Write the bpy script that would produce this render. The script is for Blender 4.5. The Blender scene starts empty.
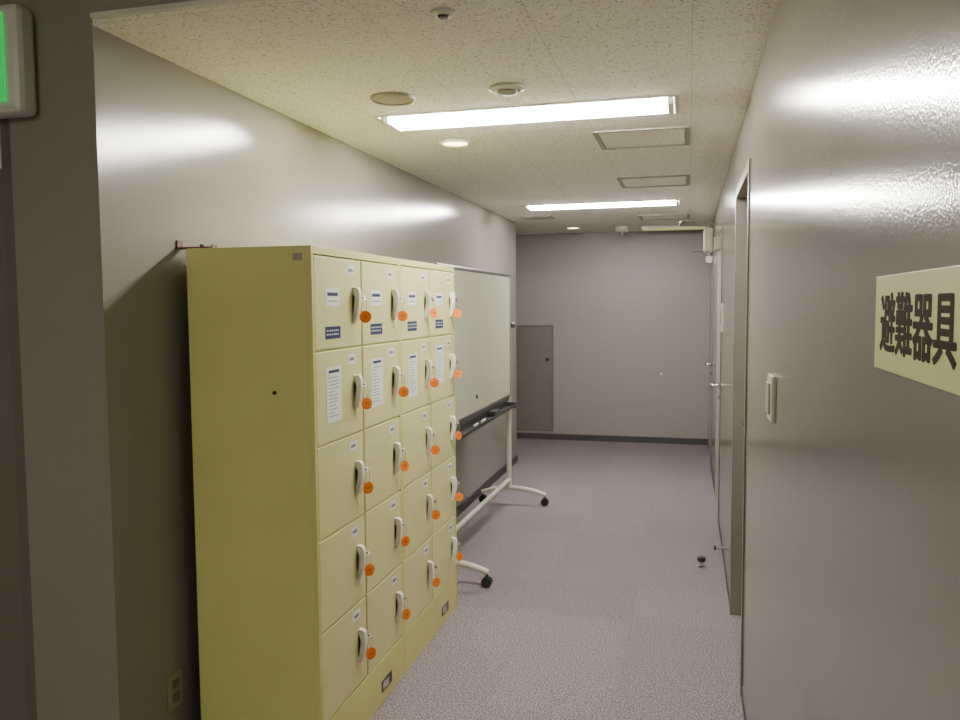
import bpy, bmesh, math, random
from mathutils import Vector, Matrix
random.seed(4)
S = bpy.context.scene
W = {}

# ------------------------------------------------------------ helpers
def link(o):
    S.collection.objects.link(o)

def place(o, wl, parent):
    W[o.name] = Vector(wl)
    if parent is not None:
        o.parent = parent
        o.matrix_parent_inverse = Matrix.Translation(-W[parent.name])
    o.location = wl

def tag(o, label=None, category=None, group=None, kind=None):
    if label: o["label"] = label
    if category: o["category"] = category
    if group: o["group"] = group
    if kind: o["kind"] = kind
    return o

def empty(name, loc, parent=None):
    o = bpy.data.objects.new(name, None)
    o.empty_display_size = 0.1
    link(o); place(o, loc, parent)
    return o

def finish(name, bm, mat, parent=None, bevel=0, smooth=False, label=None, seg=2):
    bmesh.ops.recalc_face_normals(bm, faces=bm.faces)
    co = [v.co for v in bm.verts]
    lo = Vector([min(c[i] for c in co) for i in range(3)])
    hi = Vector([max(c[i] for c in co) for i in range(3)])
    cen = (lo + hi) / 2
    for v in bm.verts: v.co -= cen
    me = bpy.data.meshes.new(name)
    bm.to_mesh(me); bm.free()
    mats = mat if isinstance(mat, list) else [mat]
    for m in mats: me.materials.append(m)
    o = bpy.data.objects.new(name, me)
    link(o); place(o, cen, parent)
    if smooth:
        for p in me.polygons: p.use_smooth = True
        if smooth == 'auto':
            m = o.modifiers.new('es', 'EDGE_SPLIT'); m.split_angle = math.radians(35)
    if bevel:
        b = o.modifiers.new('bevel', 'BEVEL'); b.width = bevel; b.segments = seg
        b.limit_method = 'ANGLE'
    if label: o["label"] = label
    return o

def addbox(bm, lo, hi, mi=0):
    x0, y0, z0 = lo; x1, y1, z1 = hi
    v = [bm.verts.new(p) for p in ((x0,y0,z0),(x1,y0,z0),(x1,y1,z0),(x0,y1,z0),(x0,y0,z1),(x1,y0,z1),(x1,y1,z1),(x0,y1,z1))]
    for f in ((0,3,2,1),(4,5,6,7),(0,1,5,4),(1,2,6,5),(2,3,7,6),(3,0,4,7)):
        fc = bm.faces.new([v[i] for i in f]); fc.material_index = mi

def box(name, lo, hi, mat, parent=None, bevel=0, label=None):
    bm = bmesh.new(); addbox(bm, lo, hi)
    return finish(name, bm, mat, parent, bevel, label=label)

def boxes(name, lst, mat, parent=None, bevel=0, label=None):
    bm = bmesh.new()
    for b in lst:
        addbox(bm, b[0], b[1], b[2] if len(b) > 2 else 0)
    return finish(name, bm, mat, parent, bevel, label=label)

def addtube(bm, pts, r, seg=12, mi=0, radii=None):
    pts = [Vector(p) for p in pts]
    rings = []
    up = None
    for i, p in enumerate(pts):
        d = (pts[min(i+1, len(pts)-1)] - pts[max(i-1, 0)]).normalized()
        if up is None:
            up = Vector((0,0,1)) if abs(d.z) < 0.9 else Vector((1,0,0))
        a = (up - d*up.dot(d)).normalized(); up = a
        b = d.cross(a)
        rr = radii[i] if radii else r
        rings.append([bm.verts.new(p + a*rr*math.cos(2*math.pi*k/seg) + b*rr*math.sin(2*math.pi*k/seg)) for k in range(seg)])
    for i in range(len(rings)-1):
        for k in range(seg):
            f = bm.faces.new((rings[i][k], rings[i][(k+1)%seg], rings[i+1][(k+1)%seg], rings[i+1][k])); f.material_index = mi
    f = bm.faces.new(rings[0][::-1]); f.material_index = mi
    f = bm.faces.new(rings[-1]); f.material_index = mi

def tube(name, pts, r, mat, parent=None, seg=12, radii=None, label=None):
    bm = bmesh.new(); addtube(bm, pts, r, seg, radii=radii)
    return finish(name, bm, mat, parent, smooth='auto', label=label)

def lathe(name, cx, cy, prof, mat, parent=None, seg=32, label=None, mats=None):
    """prof: list of (radius, z)"""
    bm = bmesh.new(); rings = []
    for r, z in prof:
        if r < 1e-6: rings.append([bm.verts.new((cx, cy, z))])
        else: rings.append([bm.verts.new((cx + r*math.cos(2*math.pi*k/seg), cy + r*math.sin(2*math.pi*k/seg), z)) for k in range(seg)])
    for i in range(len(rings)-1):
        A, B = rings[i], rings[i+1]
        for k in range(seg):
            q = (k+1) % seg
            if len(A) == 1 and len(B) == 1: continue
            if len(A) == 1: bm.faces.new((A[0], B[q], B[k]))
            elif len(B) == 1: bm.faces.new((A[k], A[q], B[0]))
            else: bm.faces.new((A[k], A[q], B[q], B[k]))
    return finish(name, bm, mat, parent, smooth='auto', label=label)

# ------------------------------------------------------------ materials
def new_mat(name):
    m = bpy.data.materials.new(name); m.use_nodes = True
    nt = m.node_tree
    return m, nt, nt.nodes['Principled BSDF']

def simple(name, col, rough=0.5, metal=0.0, emis=None, es=0, noise=0.04, bump=0.0, bscale=200, spec=None):
    m, nt, b = new_mat(name)
    b.inputs['Roughness'].default_value = rough
    b.inputs['Metallic'].default_value = metal
    if spec is not None: b.inputs['Specular IOR Level'].default_value = spec
    geo = nt.nodes.new('ShaderNodeNewGeometry')
    n = nt.nodes.new('ShaderNodeTexNoise'); n.inputs['Scale'].default_value = 6
    n.inputs['Detail'].default_value = 3
    nt.links.new(geo.outputs['Position'], n.inputs['Vector'])
    r = nt.nodes.new('ShaderNodeValToRGB')
    r.color_ramp.elements[0].position = 0.3; r.color_ramp.elements[1].position = 0.7
    r.color_ramp.elements[0].color = [c*(1-noise) for c in col] + [1]
    r.color_ramp.elements[1].color = [min(1, c*(1+noise)) for c in col] + [1]
    nt.links.new(n.outputs['Fac'], r.inputs['Fac'])
    nt.links.new(r.outputs['Color'], b.inputs['Base Color'])
    if bump:
        n2 = nt.nodes.new('ShaderNodeTexNoise'); n2.inputs['Scale'].default_value = bscale
        n2.inputs['Detail'].default_value = 2
        nt.links.new(geo.outputs['Position'], n2.inputs['Vector'])
        bp = nt.nodes.new('ShaderNodeBump'); bp.inputs['Strength'].default_value = bump
        bp.inputs['Distance'].default_value = 0.002
        nt.links.new(n2.outputs['Fac'], bp.inputs['Height'])
        nt.links.new(bp.outputs['Normal'], b.inputs['Normal'])
    if emis:
        b.inputs['Emission Color'].default_value = list(emis) + [1]
        b.inputs['Emission Strength'].default_value = es
    return m

def math_node(nt, op, a=None, b=None, c=None):
    n = nt.nodes.new('ShaderNodeMath'); n.operation = op
    for i, v in enumerate((a, b, c)):
        if v is None: continue
        if isinstance(v, (int, float)): n.inputs[i].default_value = v
        else: nt.links.new(v, n.inputs[i])
    return n.outputs[0]

def grid_line(nt, coord, size, off, w):
    t = math_node(nt, 'ADD', coord, off)
    t = math_node(nt, 'DIVIDE', t, size)
    t = math_node(nt, 'FRACT', t)
    t = math_node(nt, 'SUBTRACT', t, 0.5)
    t = math_node(nt, 'ABSOLUTE', t)
    return math_node(nt, 'GREATER_THAN', t, 0.5 - w/size/2)

def mix(nt, fac, a, b):
    n = nt.nodes.new('ShaderNodeMix'); n.data_type = 'RGBA'
    for sock, v in ((n.inputs[0], fac), (n.inputs[6], a), (n.inputs[7], b)):
        if isinstance(v, (int, float)): sock.default_value = v
        elif isinstance(v, (tuple, list)): sock.default_value = list(v) + [1]
        else: nt.links.new(v, sock)
    return n.outputs[2]

def wall_material(name, col, rough=0.15, bump=0.34):
    m, nt, b = new_mat(name)
    geo = nt.nodes.new('ShaderNodeNewGeometry')
    n = nt.nodes.new('ShaderNodeTexNoise'); n.inputs['Scale'].default_value = 1.6; n.inputs['Detail'].default_value = 5
    nt.links.new(geo.outputs['Position'], n.inputs['Vector'])
    c = mix(nt, n.outputs['Fac'], [x*0.96 for x in col], [x*1.04 for x in col])
    nt.links.new(c, b.inputs['Base Color'])
    b.inputs['Roughness'].default_value = rough
    n2 = nt.nodes.new('ShaderNodeTexNoise'); n2.inputs['Scale'].default_value = 200; n2.inputs['Detail'].default_value = 1
    nt.links.new(geo.outputs['Position'], n2.inputs['Vector'])
    n3 = nt.nodes.new('ShaderNodeTexNoise'); n3.inputs['Scale'].default_value = 10; n3.inputs['Detail'].default_value = 2
    nt.links.new(geo.outputs['Position'], n3.inputs['Vector'])
    h = math_node(nt, 'MULTIPLY_ADD', n3.outputs['Fac'], 0.5, n2.outputs['Fac'])
    bp = nt.nodes.new('ShaderNodeBump'); bp.inputs['Strength'].default_value = bump; bp.inputs['Distance'].default_value = 0.0008
    nt.links.new(h, bp.inputs['Height']); nt.links.new(bp.outputs['Normal'], b.inputs['Normal'])
    return m

WALL = wall_material('wall_gloss_paint', (0.292, 0.272, 0.246))
WALLG = wall_material('wall_green_grey_paint', (0.29, 0.288, 0.235), 0.45)
WALLF = wall_material('wall_far_paint', (0.325, 0.295, 0.280), 0.4, 0.15)

def ceiling_material():
    m, nt, b = new_mat('rockwool_ceiling_board')
    geo = nt.nodes.new('ShaderNodeNewGeometry')
    sep = nt.nodes.new('ShaderNodeSeparateXYZ'); nt.links.new(geo.outputs['Position'], sep.inputs[0])
    n = nt.nodes.new('ShaderNodeTexNoise'); n.inputs['Scale'].default_value = 125; n.inputs['Detail'].default_value = 2.0
    n.inputs['Distortion'].default_value = 0.8
    nt.links.new(geo.outputs['Position'], n.inputs['Vector'])
    r = nt.nodes.new('ShaderNodeValToRGB')
    r.color_ramp.elements[0].position = 0.36; r.color_ramp.elements[0].color = (1,1,1,1)
    r.color_ramp.elements[1].position = 0.41; r.color_ramp.elements[1].color = (0,0,0,1)
    nt.links.new(n.outputs['Fac'], r.inputs['Fac'])
    c = mix(nt, r.outputs['Color'], (0.97, 0.945, 0.865), (0.52, 0.47, 0.36))
    g1 = grid_line(nt, sep.outputs['X'], 0.45, 0.21+0.24, 0.004)
    g2 = grid_line(nt, sep.outputs['Y'], 0.45, 0.225, 0.004)
    g = math_node(nt, 'MAXIMUM', g1, g2)
    g = math_node(nt, 'MULTIPLY', g, 0.4)
    c = mix(nt, g, c, (0.5, 0.46, 0.38))
    nt.links.new(c, b.inputs['Base Color'])
    b.inputs['Roughness'].default_value = 0.9
    b.inputs['Specular IOR Level'].default_value = 0.15
    return m
CEIL = ceiling_material()

def carpet_material():
    m, nt, b = new_mat('loop_pile_carpet')
    geo = nt.nodes.new('ShaderNodeNewGeometry')
    sep = nt.nodes.new('ShaderNodeSeparateXYZ'); nt.links.new(geo.outputs['Position'], sep.inputs[0])
    n = nt.nodes.new('ShaderNodeTexNoise'); n.inputs['Scale'].default_value = 145; n.inputs['Detail'].default_value = 4
    n.inputs['Roughness'].default_value = 0.7
    nt.links.new(geo.outputs['Position'], n.inputs['Vector'])
    r = nt.nodes.new('ShaderNodeValToRGB')
    r.color_ramp.elements[0].position = 0.41; r.color_ramp.elements[0].color = (0.075, 0.063, 0.075, 1)
    r.color_ramp.elements[1].position = 0.60; r.color_ramp.elements[1].color = (0.50, 0.435, 0.465, 1)
    nt.links.new(n.outputs['Fac'], r.inputs['Fac'])
    fx = math_node(nt, 'FLOOR', math_node(nt, 'DIVIDE', math_node(nt, 'ADD', sep.outputs['X'], 0.27), 0.5))
    fy = math_node(nt, 'FLOOR', math_node(nt, 'DIVIDE', sep.outputs['Y'], 0.5))
    cmb = nt.nodes.new('ShaderNodeCombineXYZ'); nt.links.new(fx, cmb.inputs[0]); nt.links.new(fy, cmb.inputs[1])
    wn = nt.nodes.new('ShaderNodeTexWhiteNoise'); nt.links.new(cmb.outputs[0], wn.inputs['Vector'])
    n4 = nt.nodes.new('ShaderNodeTexNoise'); n4.inputs['Scale'].default_value = 30; n4.inputs['Detail'].default_value = 6
    n4.inputs['Roughness'].default_value = 0.75
    nt.links.new(geo.outputs['Position'], n4.inputs['Vector'])
    f = math_node(nt, 'ADD', math_node(nt, 'MULTIPLY', wn.outputs['Value'], 0.16), math_node(nt, 'MULTIPLY', math_node(nt, 'SUBTRACT', n4.outputs['Fac'], 0.3), 0.7))
    c = mix(nt, f, r.outputs['Color'], (0.12, 0.095, 0.11))
    g = math_node(nt, 'MAXIMUM', grid_line(nt, sep.outputs['X'], 0.5, 0.27, 0.005), grid_line(nt, sep.outputs['Y'], 0.5, 0.0, 0.005))
    g = math_node(nt, 'MULTIPLY', g, 0.12)
    c = mix(nt, g, c, (0.12, 0.09, 0.10))
    nt.links.new(c, b.inputs['Base Color'])
    b.inputs['Roughness'].default_value = 0.95; b.inputs['Specular IOR Level'].default_value = 0.1
    bp = nt.nodes.new('ShaderNodeBump'); bp.inputs['Strength'].default_value = 0.4; bp.inputs['Distance'].default_value = 0.003
    nt.links.new(n.outputs['Fac'], bp.inputs['Height']); nt.links.new(bp.outputs['Normal'], b.inputs['Normal'])
    return m
CARPET = carpet_material()

BASEB = simple('vinyl_baseboard', (0.06, 0.055, 0.058), 0.5)
STEEL = simple('painted_steel_frame', (0.17, 0.155, 0.135), 0.4)
DOORP = simple('door_paint', (0.40, 0.375, 0.35), 0.3, bump=0.1)
DOORB = simple('brown_grey_door_paint', (0.21, 0.17, 0.145), 0.4, bump=0.1)
PANELP = simple('hatch_paint', (0.185, 0.168, 0.155), 0.4)
LOCK = simple('locker_paint', (0.73, 0.735, 0.27), 0.42, noise=0.02, bump=0.05, bscale=250)
LOCKD = simple('locker_door_paint', (0.77, 0.755, 0.36), 0.4, noise=0.02, bump=0.05, bscale=250)
HAND = simple('cream_plastic', (0.88, 0.87, 0.78), 0.5)
CHROME = simple('chrome', (0.75, 0.75, 0.75), 0.15, 1.0)
DARKM = simple('dark_metal', (0.06, 0.06, 0.06), 0.4, 0.3)
BLACK = simple('black_rubber', (0.015, 0.015, 0.015), 0.5)
ORANGE = simple('orange_plastic', (1.0, 0.24, 0.006), 0.4, noise=0.02)
PAPER = simple('white_paper', (0.93, 0.93, 0.93), 0.6, noise=0.01)
INK = simple('grey_ink', (0.22, 0.22, 0.27), 0.7)
BLUE = simple('navy_blue_print', (0.015, 0.03, 0.10), 0.5)
BOARD = simple('whiteboard_enamel', (0.62, 0.64, 0.51), 0.22, noise=0.01)
ALU = simple('aluminium_frame', (0.20, 0.20, 0.20), 0.35, 0.7)
CREAMT = simple('cream_painted_tube', (0.72, 0.71, 0.60), 0.35)
WHITEP = simple('white_plastic', (0.72, 0.71, 0.64), 0.4)
CLOSM = simple('pale_grey_green_enamel', (0.55, 0.55, 0.42), 0.4)
GREYP = simple('beige_grey_plastic', (0.42, 0.385, 0.34), 0.5)
OUTP = simple('beige_outlet_plastic', (0.36, 0.33, 0.20), 0.5)
OFFW = simple('fixture_white', (0.85, 0.85, 0.8), 0.4)
GRILL = simple('speaker_grille', (0.36, 0.33, 0.295), 0.6)
SIGNM = simple('pale_yellow_green_sign', (0.84, 0.91, 0.38), 0.4, noise=0.02)
SIGNT = simple('dark_sign_print', (0.035, 0.03, 0.008), 0.8, spec=0.1)
RUST = simple('red_brown_bracket', (0.13, 0.035, 0.025), 0.5)
TUBEM = simple('fluorescent_tube', (1,1,1), 0.5, emis=(1.0, 0.965, 0.875), es=180)
WARM = simple('warm_lamp', (0.9,0.8,0.6), 0.5, emis=(1.0, 0.76, 0.38), es=14)
YEL = simple('yellow_green_diffuser', (0.8,0.85,0.5), 0.5, emis=(0.85, 0.95, 0.35), es=0.3)
GREEN = simple('green_exit_panel', (0.0,0.22,0.05), 0.3, emis=(0.0, 0.55, 0.08), es=0.9)
HATCHF = simple('hatch_frame', (0.33, 0.30, 0.25), 0.45)

# ------------------------------------------------------------ room shell
XR, XL, YF, H = 0.225, -1.69, 9.33, 2.42
HH = 2.78
def st(o): o["kind"] = "structure"; return o

st(box('floor', (-4.2, -2.6, -0.1), (0.6, 9.5, 0.0), CARPET))
# right wall with three door openings
D1 = (3.33, 4.24, 2.15); D2 = (5.98, 6.88, 2.13); D3 = (8.10, 8.98, 2.13)
wr = []
y = -2.6
for d in (D1, D2, D3):
    wr.append(((XR, y, 0), (0.55, d[0], HH)))
    wr.append(((XR, d[0], d[2]), (0.55, d[1], HH)))
    y = d[1]
wr.append(((XR, y, 0), (0.55, 9.5, HH)))
st(boxes('wall_right', wr, WALL))
st(box('wall_left', (-2.0, 2.03, 0), (XL, 7.92, HH), [WALL]))
wl = bpy.data.objects['wall_left']
wl.data.materials.append(WALLG)
for p in wl.data.polygons:
    if p.normal.y < -0.5: p.material_index = 1
st(box('wall_far', (-4.2, YF, 0), (XR, 9.5, HH), WALLF))
st(box('wall_side_passage', (-4.2, 7.80, 0), (-2.0, 7.92, HH), WALLF))
st(box('wall_passage_end', (-4.32, 7.80, 0), (-4.2, 9.5, HH), WALLF))
# wall towards the hall, with door opening
st(boxes('wall_front', [((-3.2, 2.03, 0), (-3.0, 2.2, HH)), ((-3.0, 2.03, 2.25), (-2.0, 2.2, HH))], WALLG))
st(box('wall_hall_side', (-3.32, -2.6, 0), (-3.2, 2.2, HH), WALLG))
st(box('wall_near', (-3.2, -2.72, 0), (XR, -2.6, HH), WALLG))

# ceilings
L1 = (-1.33, -0.06, 3.32, 3.61); L2 = (-1.35, -0.08, 6.60, 6.89)
xs = sorted(set([-4.2, XR, L1[0], L1[1], L2[0], L2[1]]))
ys = sorted(set([1.985, 2.03, 9.5, L1[2], L1[3], L2[2], L2[3]]))
XB = XL + 0.045
cb = []
for i in range(len(xs)-1):
    for j in range(len(ys)-1):
        cx = (xs[i]+xs[i+1])/2; cy = (ys[j]+ys[j+1])/2
        if any(L[0] < cx < L[1] and L[2] < cy < L[3] for L in (L1, L2)): continue
        lim = -4.2 if cy > 7 else (XB if cy < 2.03 else XL-0.001)
        cb.append(((max(xs[i], lim), ys[j], H), (xs[i+1], ys[j+1], H+0.05)))
cb = [b for b in cb if b[1][0] > b[0][0]]
st(boxes('ceiling', cb, CEIL))
st(box('ceiling_hall', (-3.2, -2.6, HH), (XR, 2.2, HH+0.05), CEIL))
st(box('wall_bulkhead', (XB, 1.972, H+0.010), (XR, 1.985, HH), WALLG))
st(box('trim_bulkhead', (XB, 1.968, H-0.003), (XR, 1.987, H+0.010), WHITEP))

# baseboards
st(box('baseboard_far', (-2.0, YF-0.012, 0), (XR, YF, 0.07), BASEB))
bl = [((XR-0.004, -2.6, 0), (XR, D1[0]-0.04, 0.06)), ((XR-0.004, D1[1]+0.04, 0), (XR, D2[0]-0.04, 0.06)),
      ((XR-0.004, D2[1]+0.04, 0), (XR, D3[0]-0.04, 0.06)), ((XR-0.004, D3[1]+0.04, 0), (XR, YF-0.012, 0.06))]
st(boxes('baseboard_right', bl, BASEB))
st(boxes('baseboard_left', [((XL, 2.03, 0), (XL+0.008, 7.93, 0.07)), ((-2.0, 7.92, 0), (XL+0.008, 7.93, 0.07))], BASEB))

# doors in right wall
def door_right(n, d, leafx, mat, lever_near=True, closer=False):
    e = empty('door_%d' % n, (leafx, (d[0]+d[1])/2, 0)); e["kind"] = "structure"
    y0, y1, zt = d
    fr = [((XR-0.001, y0, 0), (0.36, y0+0.03, zt)), ((XR-0.001, y1-0.03, 0), (0.36, y1, zt)), ((XR-0.001, y0+0.03, zt-0.03), (0.36, y1-0.03, zt)),
          ((XR-0.006, y0-0.012, 0), (XR-0.001, y0+0.03, zt+0.012)), ((XR-0.006, y1-0.03, 0), (XR-0.001, y1+0.012, zt+0.012)), ((XR-0.006, y0+0.03, zt-0.03), (XR-0.001, y1-0.03, zt+0.012))]
    boxes('door_frame', fr, STEEL, e)
    box('door_leaf', (leafx, y0+0.033, 0.006), (leafx+0.04, y1-0.033, zt-0.033), mat, e, 0.002)
    ly = y0+0.10 if lever_near else y1-0.10
    s = 1 if lever_near else -1
    bm = bmesh.new()
    addtube(bm, [(leafx, ly, 1.0), (leafx-0.008, ly, 1.0)], 0.028, 20)
    addtube(bm, [(leafx-0.008, ly, 1.0), (leafx-0.05, ly, 1.0), (leafx-0.06, ly+0.01*s, 1.0), (leafx-0.062, ly+0.05*s, 1.0), (leafx-0.055, ly+0.12*s, 0.998)], 0.0115, 12)
    addtube(bm, [(leafx, ly, 0.91), (leafx-0.012, ly, 0.91)], 0.018, 16)
    finish('lever_handle', bm, CHROME, e, smooth='auto', label='chrome lever handle')
    return e
door_right(1, D1, 0.315, DOORB, lever_near=False)
e2 = door_right(2, D2, 0.222, DOORP)
e3 = door_right(3, D3, 0.222, DOORP)
# door closers
dc = empty('door_closer', (0.22, 6.35, 2.05)); dc.parent = None
tag(dc, "pale grey-green door closer with folding arm on a corridor door", "door closer")
box('closer_body', (0.10, 6.26, 1.985), (0.17, 6.44, 2.165), CLOSM, dc, 0.02)
box('mounting_plate', (0.1705, 6.24, 2.0), (0.2215, 6.46, 2.09), CLOSM, dc, 0.004)
tube('closer_arm', [(0.135, 6.36, 2.165), (0.135, 6.36, 2.185), (0.12, 6.355, 2.192), (-0.07, 6.30, 2.194)], 0.011, ALU, dc)
tube('closer_arm', [(-0.07, 6.30, 2.182), (-0.07, 6.30, 2.208), (-0.06, 6.305, 2.212), (0.19, 6.52, 2.212), (0.2245, 6.54, 2.212)], 0.011, ALU, dc)
dc2 = empty('door_closer', (0.22, 8.5, 2.05))
tag(dc2, "grey door closer on a door near the corridor end wall", "door closer")
box('closer_body', (0.155, 8.35, 2.0), (0.221, 8.60, 2.07), CLOSM, dc2, 0.01)
tube('closer_arm', [(0.19, 8.50, 2.07), (0.19, 8.50, 2.13), (0.18, 8.51, 2.135), (0.02, 8.60, 2.135)], 0.009, CHROME, dc2)

# hall door, beside the wall corner
e4 = empty('door_4', (-2.5, 2.08, 0)); e4["kind"] = "structure"
boxes('door_frame', [((-2.04, 2.033, 0), (-2.001, 2.19, 2.21)), ((-3.0, 2.033, 0), (-2.96, 2.19, 2.21)), ((-3.0, 2.033, 2.21), (-2.001, 2.19, 2.249))], STEEL, e4)
box('door_leaf', (-2.955, 2.055, 0.006), (-2.045, 2.095, 2.205), DOORB, e4, 0.002)
bm = bmesh.new()
addtube(bm, [(-2.86, 2.055, 1.0), (-2.86, 2.01, 1.0), (-2.74, 2.005, 1.0)], 0.01, 10)
finish('lever_handle', bm, CHROME, e4, smooth='auto')

# ------------------------------------------------------------ ceiling lights
def troffer(L, z, label, group="recessed fluorescent ceiling lights", n=2, tm=TUBEM):
    x0, x1, y0, y1 = L
    e = empty('ceiling_light', ((x0+x1)/2, (y0+y1)/2, z)); tag(e, label, "ceiling light", group)
    t = 0.010; top = z+0.06
    a = 0.002
    bm = bmesh.new()
    o = [(x0+a, y0+a, z), (x1-a, y0+a, z), (x1-a, y1-a, z), (x0+a, y1-a, z)]
    i_ = [(x0+0.02, y0+0.07, top), (x1-0.02, y0+0.07, top), (x1-0.02, y1-0.07, top), (x0+0.02, y1-0.07, top)]
    vo = [bm.verts.new(p) for p in o]; vi = [bm.verts.new(p) for p in i_]
    for k in range(4):
        bm.faces.new((vo[k], vo[(k+1)%4], vi[(k+1)%4], vi[k]))
    bm.faces.new(vi)
    finish('reflector', bm, OFFW, e, label='white folded sheet-metal reflector')
    boxes('trim_frame', [((x0-t, y0-t, z-0.003), (x1+t, y0+0.004, z-0.0005)), ((x0-t, y1-0.004, z-0.003), (x1+t, y1+t, z-0.0005)),
                   ((x0-t, y0+0.004, z-0.003), (x0+0.004, y1-0.004, z-0.0005)), ((x1-0.004, y0+0.004, z-0.003), (x1+t, y1-0.004, z-0.0005))], WHITEP, e)
    ym = (y0+y1)/2
    for s in (-1, 1):
        tube('fluorescent_tube', [(x0+0.034, ym+s*0.062, z-0.001), (x1-0.034, ym+s*0.062, z-0.001)], 0.015, tm, e, 14)
    box('lamp_holder', (x0+0.012, ym-0.09, z-0.018), (x0+0.034, ym+0.09, z+0.022), OFFW, e, 0.003)
    box('lamp_holder', (x1-0.034, ym-0.09, z-0.018), (x1-0.012, ym+0.09, z+0.022), OFFW, e, 0.003)
    return e
troffer(L1, H, "long recessed fluorescent light above the lockers")
troffer(L2, H, "long recessed fluorescent light further along the corridor")
def surface_light(x0, x1, y0, y1, z, label, mat, h=0.062):
    e = empty('ceiling_light', ((x0+x1)/2, (y0+y1)/2, z)); tag(e, label, "ceiling light")
    box('housing', (x0, y0, z-h*0.64), (x1, y1, z), OFFW, e, 0.004)
    box('diffuser', (x0+0.01, y0+0.01, z-h), (x1-0.01, y1-0.01, z-h*0.64-0.0005), mat, e, 0.006)
HALLD = simple('hall_diffuser', (1,1,1), 0.5, emis=(1.0, 0.955, 0.83), es=62)
surface_light(-2.3, -1.0, -2.0, -1.75, HH, "fluorescent light with white diffuser on the hall ceiling", HALLD)
surface_light(-0.50, 0.16, 8.72, 8.92, H, "short light with yellowish cover at the corridor end", YEL, 0.035)

def downlight(x, y, r):
    e = empty('downlight', (x, y, H)); tag(e, "small round warm downlight set in the ceiling", "downlight", "round warm downlights")
    lathe('trim_ring', x, y, [(r*0.78, H-0.001), (r*0.8, H-0.010), (r*0.9, H-0.012), (r, H-0.006), (r, H-0.001)], WHITEP, e)
    lathe('lamp', x, y, [(0, H-0.009), (r*0.5, H-0.008), (r*0.77, H-0.003), (r*0.77, H-0.001), (0, H-0.001)], WARM, e)
downlight(-1.153, 3.945, 0.080)
downlight(-1.207, 8.60, 0.078)

# round speaker
e = empty('ceiling_speaker', (-1.142, 3.036, H)); tag(e, "round beige-grey ceiling speaker with perforated grille", "speaker")
lathe('rim', -1.142, 3.036, [(0.075, H-0.001), (0.075, H-0.012), (0.082, H-0.014), (0.088, H-0.010), (0.09, H-0.001)], GREYP, e)
lathe('grille', -1.142, 3.036, [(0, H-0.014), (0.05, H-0.013), (0.0745, H-0.008), (0.0745, H-0.001)], GRILL, e)
# smoke detector
e = empty('smoke_detector', (-0.675, 3.01, H)); tag(e, "round white smoke detector on the speckled ceiling", "smoke detector")
lathe('base', -0.675, 3.01, [(0.0, H-0.0005), (0.065, H-0.0005), (0.066, H-0.010), (0.055, H-0.016), (0.0, H-0.016)], WHITEP, e)
lathe('sensor_head', -0.675, 3.01, [(0.038, H-0.0162), (0.038, H-0.022), (0.030, H-0.028), (0.0, H-0.030)], GREYP, e)
lathe('indicator', -0.675+0.048, 3.01, [(0.004, H-0.0162), (0.004, H-0.020), (0, H-0.021)], BLACK, e, 8)
e = empty('ceiling_sensor', (-0.675, 2.20, H)); tag(e, "tiny round ceiling sensor with dark centre", "sensor")
lathe('base', -0.675, 2.20, [(0.0, H-0.0005), (0.034, H-0.0005), (0.033, H-0.008), (0.022, H-0.013), (0.0, H-0.013)], WHITEP, e)
lathe('sensor_head', -0.675, 2.20, [(0.017, H-0.0132), (0.014, H-0.019), (0.0, H-0.021)], DARKM, e)
e = empty('emergency_ceiling_light', (-0.70, 8.7, H)); tag(e, "small white dome emergency light on the ceiling", "ceiling light")
lathe('base', -0.70, 8.7, [(0.0, H-0.0005), (0.07, H-0.0005), (0.07, H-0.045), (0.05, H-0.06), (0, H-0.06)], WHITEP, e)
lathe('lens', -0.70, 8.7, [(0.035, H-0.0605), (0.03, H-0.085), (0, H-0.095)], CHROME, e)

# access hatches
def hatch(x0, x1, y0, y1):
    e = empty('ceiling_hatch', ((x0+x1)/2, (y0+y1)/2, H)); tag(e, "square ceiling access hatch with metal frame", "access hatch", "square ceiling access hatches")
    w = 0.022
    boxes('hatch_frame', [((x0, y0, H-0.008), (x1, y0+w, H-0.0005)), ((x0, y1-w, H-0.008), (x1, y1, H-0.0005)),
                    ((x0, y0+w, H-0.008), (x0+w, y1-w, H-0.0005)), ((x1-w, y0+w, H-0.008), (x1, y1-w, H-0.0005))], HATCHF, e)
    box('hatch_panel', (x0+w+0.003, y0+w+0.003, H-0.004), (x1-w-0.003, y1-w-0.003, H-0.0005), CEIL, e)
hatch(-0.455, -0.005, 3.88, 4.32)
hatch(-0.465, -0.005, 5.34, 5.78)
hatch(-0.465, -0.005, 7.62, 8.05)
# air vent
e = empty('air_vent', (-1.38, 7.45, H)); tag(e, "square slotted air vent in the ceiling near the corner", "air vent")
box('vent_frame', (-1.52, 7.32, H-0.010), (-1.24, 7.60, H-0.0005), GREYP, e, 0.003)
boxes('louvre', [((-1.49, 7.345+0.04*i, H-0.014), (-1.27, 7.365+0.04*i, H-0.0105)) for i in range(6)], GRILL, e)

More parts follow.
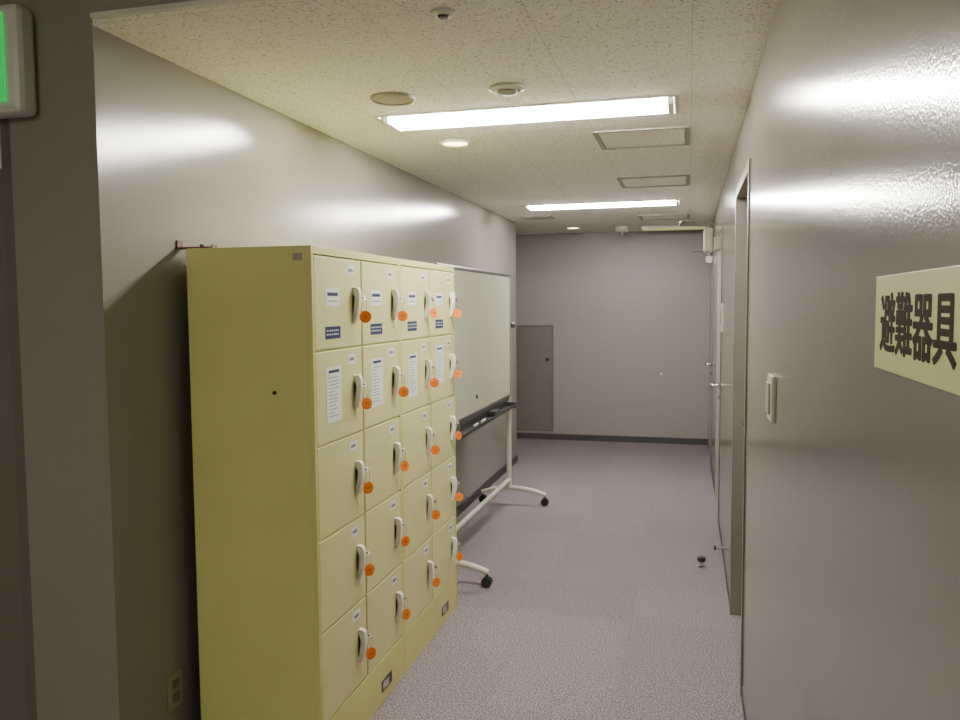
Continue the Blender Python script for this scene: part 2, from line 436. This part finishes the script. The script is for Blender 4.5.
# ------------------------------------------------------------ lockers
LB, LF = -1.64, -1.18
ZT = 1.768; RH = 0.3175; CW = 0.406; ZL = 1.796
def handle(bmy, zc, door):
    w = 0.0115
    prof = [(0.000, -0.062), (0.005, -0.065), (0.011, -0.062), (0.017, -0.044), (0.023, -0.020), (0.027, 0.006), (0.028, 0.034), (0.025, 0.051), (0.018, 0.059), (0.0, 0.060),
            (0.0, 0.036), (0.006, 0.034), (0.010, 0.022), (0.008, 0.0), (0.004, -0.026), (0.0, -0.038)]
    bm = bmesh.new()
    A = [bm.verts.new((LF + 0.0004 + px, bmy - w, zc + pz)) for px, pz in prof]
    B = [bm.verts.new((LF + 0.0004 + px, bmy + w, zc + pz)) for px, pz in prof]
    n = len(prof)
    for k in range(n): bm.faces.new((A[k], A[(k+1)%n], B[(k+1)%n], B[k]))
    fa = bm.faces.new(A); fb = bm.faces.new(B[::-1])
    bmesh.ops.triangulate(bm, faces=[fa, fb])
    return finish('handle', bm, HAND, door, 0.003, label='curved cream plastic handle')

def key_tag(y, z):
    e = empty('key_with_tag', (LF+0.03, y, z))
    tag(e, "small key with round orange tag in a locker door lock", "key", "orange-tagged locker keys")
    bm = bmesh.new()
    addbox(bm, (LF+0.0155, y-0.001, z-0.003), (LF+0.026, y+0.001, z+0.003))
    addtube(bm, [(LF+0.027, y-0.001, z), (LF+0.027, y+0.001, z)], 0.009, 14)
    finish('key', bm, CHROME, e)
    cx, cz = LF+0.030, z-0.024
    bm = bmesh.new()
    addtube(bm, [(cx + 0.006*math.sin(t), y, cz + 0.022*math.cos(t)) for t in [2*math.pi*k/14 for k in range(15)]], 0.0011, 6)
    finish('key_ring', bm, CHROME, e, smooth=True)
    a = math.radians(random.uniform(-65, -25)); nrm = Vector((math.cos(a), math.sin(a), random.uniform(.02, .15))).normalized()
    c = Vector((LF+0.031, y, z-0.067 + random.uniform(-0.006, 0.004)))
    bm = bmesh.new(); addtube(bm, [c - nrm*0.0015, c + nrm*0.0015], 0.0225, 24)
    u = Vector((0,0,1)).cross(nrm).normalized(); vv = nrm.cross(u)
    addtube(bm, [c + nrm*0.0012, c + nrm*0.0019], 0.0185, 24, 0)
    for s in (-1, 1):
        p = c + nrm*0.002 + u*0.004*s
        addtube(bm, [p - vv*0.005, p + vv*0.005], 0.0009, 6, 1)
    finish('tag_disc', bm, [ORANGE, RUST], e, smooth='auto', label='round orange plastic tag')
    return e

def locker(y0, label, tagy):
    y1 = y0 + 2*CW
    e = empty('locker_cabinet', ((LB+LF)/2, (y0+y1)/2, 0)); tag(e, label, "locker", "pale yellow-green steel lockers")
    bx = [((LB, y0+0.0005, 0), (LF-0.02, y1-0.0005, ZL)),
          ((LF-0.02, y0+0.0005, 0), (LF, y0+0.016, ZL)), ((LF-0.02, y1-0.016, 0), (LF, y1-0.0005, ZL)),
          ((LF-0.02, y0+0.016, ZT+0.002), (LF, y1-0.016, ZL)), ((LF-0.02, y0+0.016, 0), (LF, y1-0.016, ZT-5*RH-0.002)),
          ((LF-0.02, y0+CW-0.005, ZT-5*RH-0.002), (LF-0.006, y0+CW+0.005, ZT+0.002))]
    for r in range(1, 5):
        bx.append(((LF-0.02, y0+0.016, ZT-r*RH-0.003), (LF-0.006, y1-0.016, ZT-r*RH+0.003)))
    boxes('body', bx, LOCK, e, 0.0015)
    ty = tagy
    boxes('plinth_plate', [((LF, ty-0.055, 0.045), (LF+0.002, ty+0.055, 0.09), 0), ((LF+0.002, ty-0.045, 0.052), (LF+0.0025, ty+0.02, 0.082), 1)], [DARKM, CHROME], e, label='small dark plate with silver print')
    for c in range(2):
        dy0 = y0 + c*CW + (0.018 if c == 0 else 0.006); dy1 = y0 + (c+1)*CW - (0.006 if c == 0 else 0.018)
        for r in range(5):
            z1 = ZT - r*RH - 0.003; z0 = ZT - (r+1)*RH + 0.003
            d = box('locker_door', (LF-0.019, dy0, z0), (LF, dy1, z1), LOCKD, e, 0.003)
            zc = (z0+z1)/2 - 0.003
            handle(dy1 - 0.068, zc, d)
            bm = bmesh.new()
            ly = dy1 - 0.034
            addtube(bm, [(LF+0.0003, ly, zc+0.022), (LF+0.013, ly, zc+0.022)], 0.0095, 16)
            addtube(bm, [(LF+0.013, ly, zc+0.022), (LF+0.015, ly, zc+0.022)], 0.007, 16)
            finish('lock', bm, CHROME, d, smooth='auto', label='silver cylinder lock')
            key_tag(ly, zc+0.022)
            ny = dy1 - 0.095
            boxes('number_label', [((LF+0.0002, ny-0.033, z1-0.056), (LF+0.0012, ny+0.033, z1-0.022), 0), ((LF+0.0012, ny-0.020, z1-0.045), (LF+0.0015, ny+0.020, z1-0.033), 1)], [PAPER, INK], d, label='small pale number label')
            cy = dy0 + 0.135
            if r == 0:
                bl = [((LF+0.0002, cy-0.055, 1.600), (LF+0.001, cy+0.055, 1.660), 0), ((LF+0.001, cy-0.042, 1.634), (LF+0.0013, cy+0.042, 1.646), 1),
                      ((LF+0.001, cy-0.04, 1.615), (LF+0.0013, cy+0.04, 1.618), 2)]
                boxes('notice', bl, [PAPER, BLUE, INK], d, label='small white notice with navy heading')
                bl = [((LF+0.0002, cy-0.06, 1.488), (LF+0.001, cy+0.06, 1.53), 1)]
                for q, zz in enumerate((1.516, 1.503)):
                    xx = cy-0.05
                    while xx < cy+0.045:
                        wq = random.uniform(0.005, 0.009)
                        bl.append(((LF+0.001, xx, zz-0.0025), (LF+0.0013, min(xx+wq, cy+0.052), zz+0.0025), 0)); xx += wq+0.007
                boxes('notice', bl, [PAPER, BLUE, INK], d, label='navy sticker with rows of white print')
            if r == 1:
                jit = random.uniform(-0.01, 0.01)
                pz0, pz1 = 1.205+jit, 1.395+jit
                bl = [((LF+0.0002, cy-0.060, pz0), (LF+0.001, cy+0.060, pz1), 0), ((LF+0.001, cy-0.042, pz1-0.020), (LF+0.0013, cy+0.042, pz1-0.010), 1)]
                zz = pz1-0.036
                while zz > pz0+0.014:
                    bl.append(((LF+0.001, cy-0.045, zz-0.0015), (LF+0.0013, cy+random.uniform(0.0, 0.044), zz+0.0008), 2)); zz -= 0.012
                boxes('notice', bl, [PAPER, BLUE, INK], d, label='white instruction sheet with lines of print')
    return e
YL0 = 2.372
locker(YL0, "pale yellow-green steel locker cabinet with ten doors, exposed end panel", 2.97)
locker(YL0+2*CW, "pale yellow-green steel locker cabinet with ten doors, beside whiteboard", 3.78)
lk = bpy.data.objects['locker_cabinet']
boxes('end_label', [((-1.245, YL0-0.0006, 1.748), (-1.212, YL0+0.0004, 1.772))], GREYP, lk, label='tiny pale sticker')
tube('plug', [(-1.322, YL0+0.0004, 1.315), (-1.322, YL0-0.0025, 1.315)], 0.007, BLACK, lk, 14, label='small black hole plug')
# anti-tip bracket on locker top
e = empty('wall_bracket', (-1.62, 2.41, ZL)); tag(e, "red-brown metal angle bracket fixing locker top to wall", "bracket")
boxes('bracket_plate', [((-1.689, 2.39, ZL+0.0005), (-1.55, 2.42, ZL+0.0065)), ((-1.689, 2.39, ZL+0.0065), (-1.684, 2.42, ZL+0.03)), ((-1.555, 2.39, ZL+0.0065), (-1.55, 2.42, ZL+0.013))], RUST, e)
tube('bolt', [(-1.60, 2.405, ZL+0.0065), (-1.60, 2.405, ZL+0.015)], 0.008, DARKM, e, 6)

# ------------------------------------------------------------ whiteboard on wheels
BX = -1.36; BY0, BY1 = 4.28, 6.17; BZ0, BZ1 = 0.875, 1.835
e = empty('mobile_whiteboard', (-1.38, (BY0+BY1)/2, 0)); tag(e, "large wheeled whiteboard on cream tube stand against wall", "whiteboard")
box('writing_surface', (BX-0.018, BY0+0.02, BZ0+0.02), (BX-0.004, BY1-0.02, BZ1-0.02), BOARD, e)
fw = 0.022
boxes('board_frame', [((BX-0.024, BY0, BZ0), (BX, BY1, BZ0+fw)), ((BX-0.024, BY0, BZ1-fw), (BX, BY1, BZ1)),
                      ((BX-0.024, BY0, BZ0+fw), (BX, BY0+fw, BZ1-fw)), ((BX-0.024, BY1-fw, BZ0+fw), (BX, BY1, BZ1-fw))], ALU, e, 0.003)
PX = BX-0.026
for py in (BY0+0.03, BY1+0.030):
    px = PX if py > 5 else BX-0.045
    tube('post', [(px, py, 0.13), (px, py, 1.83)], 0.020, CREAMT, e, 16)
    pts = []
    for k in range(13):
        t = k/12; x = -1.61 + t*0.52
        pts.append((x, py, 0.085 + 0.05*math.sin(math.pi*t)**0.8))
    tube('foot', pts, 0.017, CREAMT, e, 12)
    for cx in (-1.605, -1.095):
        c = empty('caster', (cx, py, 0.03), e)
        tube('caster_wheel', [(cx, py-0.020, 0.031), (cx, py-0.006, 0.031)], 0.030, BLACK, c, 20)
        tube('caster_wheel', [(cx, py+0.006, 0.031), (cx, py+0.020, 0.031)], 0.030, BLACK, c, 20)
        bm = bmesh.new(); addbox(bm, (cx-0.016, py-0.0055, 0.028), (cx+0.02, py+0.0055, 0.062)); addtube(bm, [(cx, py, 0.055), (cx, py, 0.078)], 0.007, 8)
        finish('caster_fork', bm, BLACK, c)
tube('stretcher', [(BX-0.045, BY0+0.03, 0.20), (PX, BY1+0.030, 0.20)], 0.016, CREAMT, e, 14)
tube('tilt_knob', [(BX-0.02, BY1+0.048, 1.44), (BX-0.0, BY1+0.085, 1.44)], 0.024, DARKM, e, 16)
boxes('pen_tray', [((BX-0.02, BY0+0.03, 0.80), (BX+0.05, BY1-0.05, 0.806)), ((BX+0.044, BY0+0.03, 0.806), (BX+0.05, BY1-0.05, 0.822)),
                   ((BX-0.026, BY0+0.03, 0.795), (BX-0.02, BY1-0.05, 0.85)), ((BX-0.026, BY1-0.06, 0.79), (BX+0.053, BY1-0.045, 0.835)), ((BX-0.026, BY0+0.02, 0.79), (BX+0.053, BY0+0.035, 0.835))], DARKM, e, 0.002)
boxes('lower_rail', [((BX-0.04, BY0+0.03, 0.845), (BX-0.018, BY1, 0.872))], ALU, e)
# tray contents
def marker(y, m, col, x=BX+0.012):
    e = empty('marker_pen', (x, y, 0.815)); tag(e, "%s whiteboard marker lying on the tray" % col, "marker", "markers on the whiteboard tray")
    tube('barrel', [(x, y, 0.8145), (x, y+0.085, 0.8145)], 0.008, WHITEP, e, 12)
    tube('cap', [(x, y+0.0855, 0.8145), (x, y+0.13, 0.8145)], 0.0085, m, e, 12)
marker(5.0, BLACK, "black"); marker(5.2, BLUE, "blue")
e = empty('board_eraser', (BX+0.012, 5.55, 0.806)); tag(e, "dark whiteboard eraser resting on the pen tray", "eraser")
box('felt_pad', (BX-0.012, 5.48, 0.8062), (BX+0.040, 5.62, 0.822), BLACK, e)
box('grip', (BX-0.010, 5.482, 0.8222), (BX+0.038, 5.618, 0.845), DARKM, e, 0.005)
mg = tube('magnet', [(BX-0.0038, 5.12, 0.99), (BX+0.003, 5.12, 0.99)], 0.014, BLUE, None, 16)
tag(mg, "small round blue magnet on the whiteboard", "magnet")

# ------------------------------------------------------------ wall things
# evacuation sign
e = empty('wall_sign', (XR-0.002, 0.92, 1.576)); tag(e, "pale yellow-green plate sign with bold dark Japanese characters", "sign")
box('sign_plate', (XR-0.002, 0.72, 1.520), (XR-0.0003, 1.082, 1.631), SIGNM, e, 0.0005)
cu = bpy.data.curves.new('sign_text', 'FONT'); cu.body = "避難器具"; cu.size = 1.0
cu.align_x = 'LEFT'; cu.space_character = 1.02
to = bpy.data.objects.new('tmp', cu); link(to)
bpy.context.view_layer.update()
me = bpy.data.meshes.new_from_object(to.evaluated_get(bpy.context.evaluated_depsgraph_get()))
bpy.data.objects.remove(to)
vs = [v.co.copy() for v in me.vertices]; fs = [list(p.vertices) for p in me.polygons]
x_0 = min(v.x for v in vs); x_1 = max(v.x for v in vs); y_0 = min(v.y for v in vs); y_1 = max(v.y for v in vs)
sx = 0.282/(x_1-x_0); sy = 0.068/(y_1-y_0)
V = []; F = []
k = 0
B = 0.0034
offs = [(0, 0)]
for q in range(12):
    offs.append((B*math.cos(q*math.pi/6), 0.42*B*math.sin(q*math.pi/6)))
for q in range(6):
    offs.append((0.5*B*math.cos(q*math.pi/3), 0.22*B*math.sin(q*math.pi/3)))
for dx, dy in offs:
    b0 = len(V)
    for v in vs:
        V.append((-0.00001*k, -((v.x-x_0)*sx - 0.141 + dx), (v.y-(y_0+y_1)/2)*sy + dy))
    F += [[i+b0 for i in f] for f in fs]
    k += 1
me2 = bpy.data.meshes.new('sign_lettering'); me2.from_pydata(V, [], F); me2.materials.append(SIGNT)
to = bpy.data.objects.new('sign_lettering', me2); link(to); place(to, (XR-0.0021, 0.911, 1.576), e)
to["label"] = "bold dark characters"

# wall switch box
e = empty('wall_switch', (XR, 2.26, 1.34)); tag(e, "white raised switch plate on the glossy grey wall", "switch")
box('plate', (XR-0.012, 2.235, 1.280), (XR-0.0003, 2.350, 1.405), WHITEP, e, 0.003)
box('rocker', (XR-0.018, 2.26, 1.300), (XR-0.0123, 2.325, 1.385), GREYP, e, 0.003)
e = empty('wall_switch', (XR, 5.80, 1.5)); tag(e, "narrow white wall plate beside a corridor door", "switch")
box('plate', (XR-0.01, 5.77, 1.40), (XR-0.0003, 5.84, 1.60), WHITEP, e, 0.002)
box('rocker', (XR-0.014, 5.79, 1.45), (XR-0.0103, 5.82, 1.55), DARKM, e, 0.002)
# outlet low on left wall
e = empty('wall_outlet', (XL, 2.30, 0.275)); tag(e, "beige wall outlet plate low beside the lockers", "outlet")
box('plate', (XL+0.0003, 2.262, 0.235), (XL+0.008, 2.335, 0.355), OUTP, e, 0.002)
boxes('socket', [((XL+0.0083, 2.28, 0.255), (XL+0.0105, 2.317, 0.288)), ((XL+0.0083, 2.28, 0.302), (XL+0.0105, 2.317, 0.335))], STEEL, e, 0.001)
# hatch door on the far wall
e = empty('wall_cabinet_door', (-1.78, YF, 0.7)); tag(e, "grey steel shaft inspection door set low in the wall", "inspection door")
x0, x1, z0, z1 = -2.12, -1.54, 0.10, 1.36
boxes('cabinet_frame', [((x0, YF-0.015, z0), (x1, YF-0.0003, z0+0.03)), ((x0, YF-0.015, z1-0.03), (x1, YF-0.0003, z1)), ((x0, YF-0.015, z0+0.03), (x0+0.03, YF-0.0003, z1-0.03)), ((x1-0.03, YF-0.015, z0+0.03), (x1, YF-0.0003, z1-0.03))], STEEL, e, 0.002)
box('cabinet_door', (x0+0.033, YF-0.012, z0+0.033), (x1-0.033, YF-0.0005, z1-0.033), PANELP, e, 0.001)
tube('latch', [(x1-0.07, YF-0.0122, 0.95), (x1-0.07, YF-0.018, 0.95)], 0.02, CHROME, e, 16)
nb = tube('wall_button', [(-0.30, YF-0.0003, 0.80), (-0.30, YF-0.02, 0.80)], 0.014, WHITEP, None, 14)
tag(nb, "small pale knob on the grey end wall", "knob")

# exit sign
e = empty('exit_sign', (-2.05, 2.03, 2.29)); tag(e, "square exit light with green panel and white rounded case", "exit sign")
box('case', (-2.28, 1.955, 2.168), (-1.885, 2.028, 2.483), WHITEP, e, 0.02)
box('green_panel', (-2.23, 1.948, 2.200), (-1.928, 1.9545, 2.455), GREEN, e, 0.006, label='glowing green panel')
tube('pull_cord', [(-2.01, 2.0, 2.167), (-2.01, 2.0, 2.02)], 0.003, WHITEP, e, 8)

# floor door stop
e = empty('door_stop', (0.088, 4.96, 0)); tag(e, "black rubber and chrome door stop on the carpet", "door stop")
lathe('base', 0.088, 4.96, [(0, 0.0005), (0.028, 0.0005), (0.028, 0.006), (0.012, 0.012), (0.012, 0.03), (0, 0.03)], CHROME, e, 20)
lathe('rubber_bumper', 0.088, 4.96, [(0.0, 0.0305), (0.02, 0.0305), (0.026, 0.04), (0.026, 0.055), (0.018, 0.062), (0, 0.062)], BLACK, e, 20)
e = empty('door_stop', (XR-0.03, 5.2, 0.05)); tag(e, "chrome wall-mounted door stop just above the baseboard", "door stop")
tube('stem', [(XR-0.0003, 5.15, 0.065), (XR-0.045, 5.15, 0.065)], 0.010, CHROME, e)
tube('rubber_bumper', [(XR-0.0455, 5.15, 0.065), (XR-0.06, 5.15, 0.065)], 0.014, BLACK, e)

# ------------------------------------------------------------ world + camera
w = bpy.data.worlds.new('World'); S.world = w; w.use_nodes = True
w.node_tree.nodes['Background'].inputs[0].default_value = (0.5, 0.5, 0.45, 1)
w.node_tree.nodes['Background'].inputs[1].default_value = 0.05
cam = bpy.data.cameras.new('Camera'); cam.sensor_width = 36; cam.lens = 30.0; cam.clip_start = 0.02
co = bpy.data.objects.new('Camera', cam); link(co)
R = Matrix.Rotation(math.radians(14.65), 4, 'Z') @ Matrix.Rotation(math.radians(90-3.94), 4, 'X') @ Matrix.Rotation(math.radians(-0.4), 4, 'Z')
co.matrix_world = Matrix.Translation((0, 0, 1.6)) @ R
S.camera = co
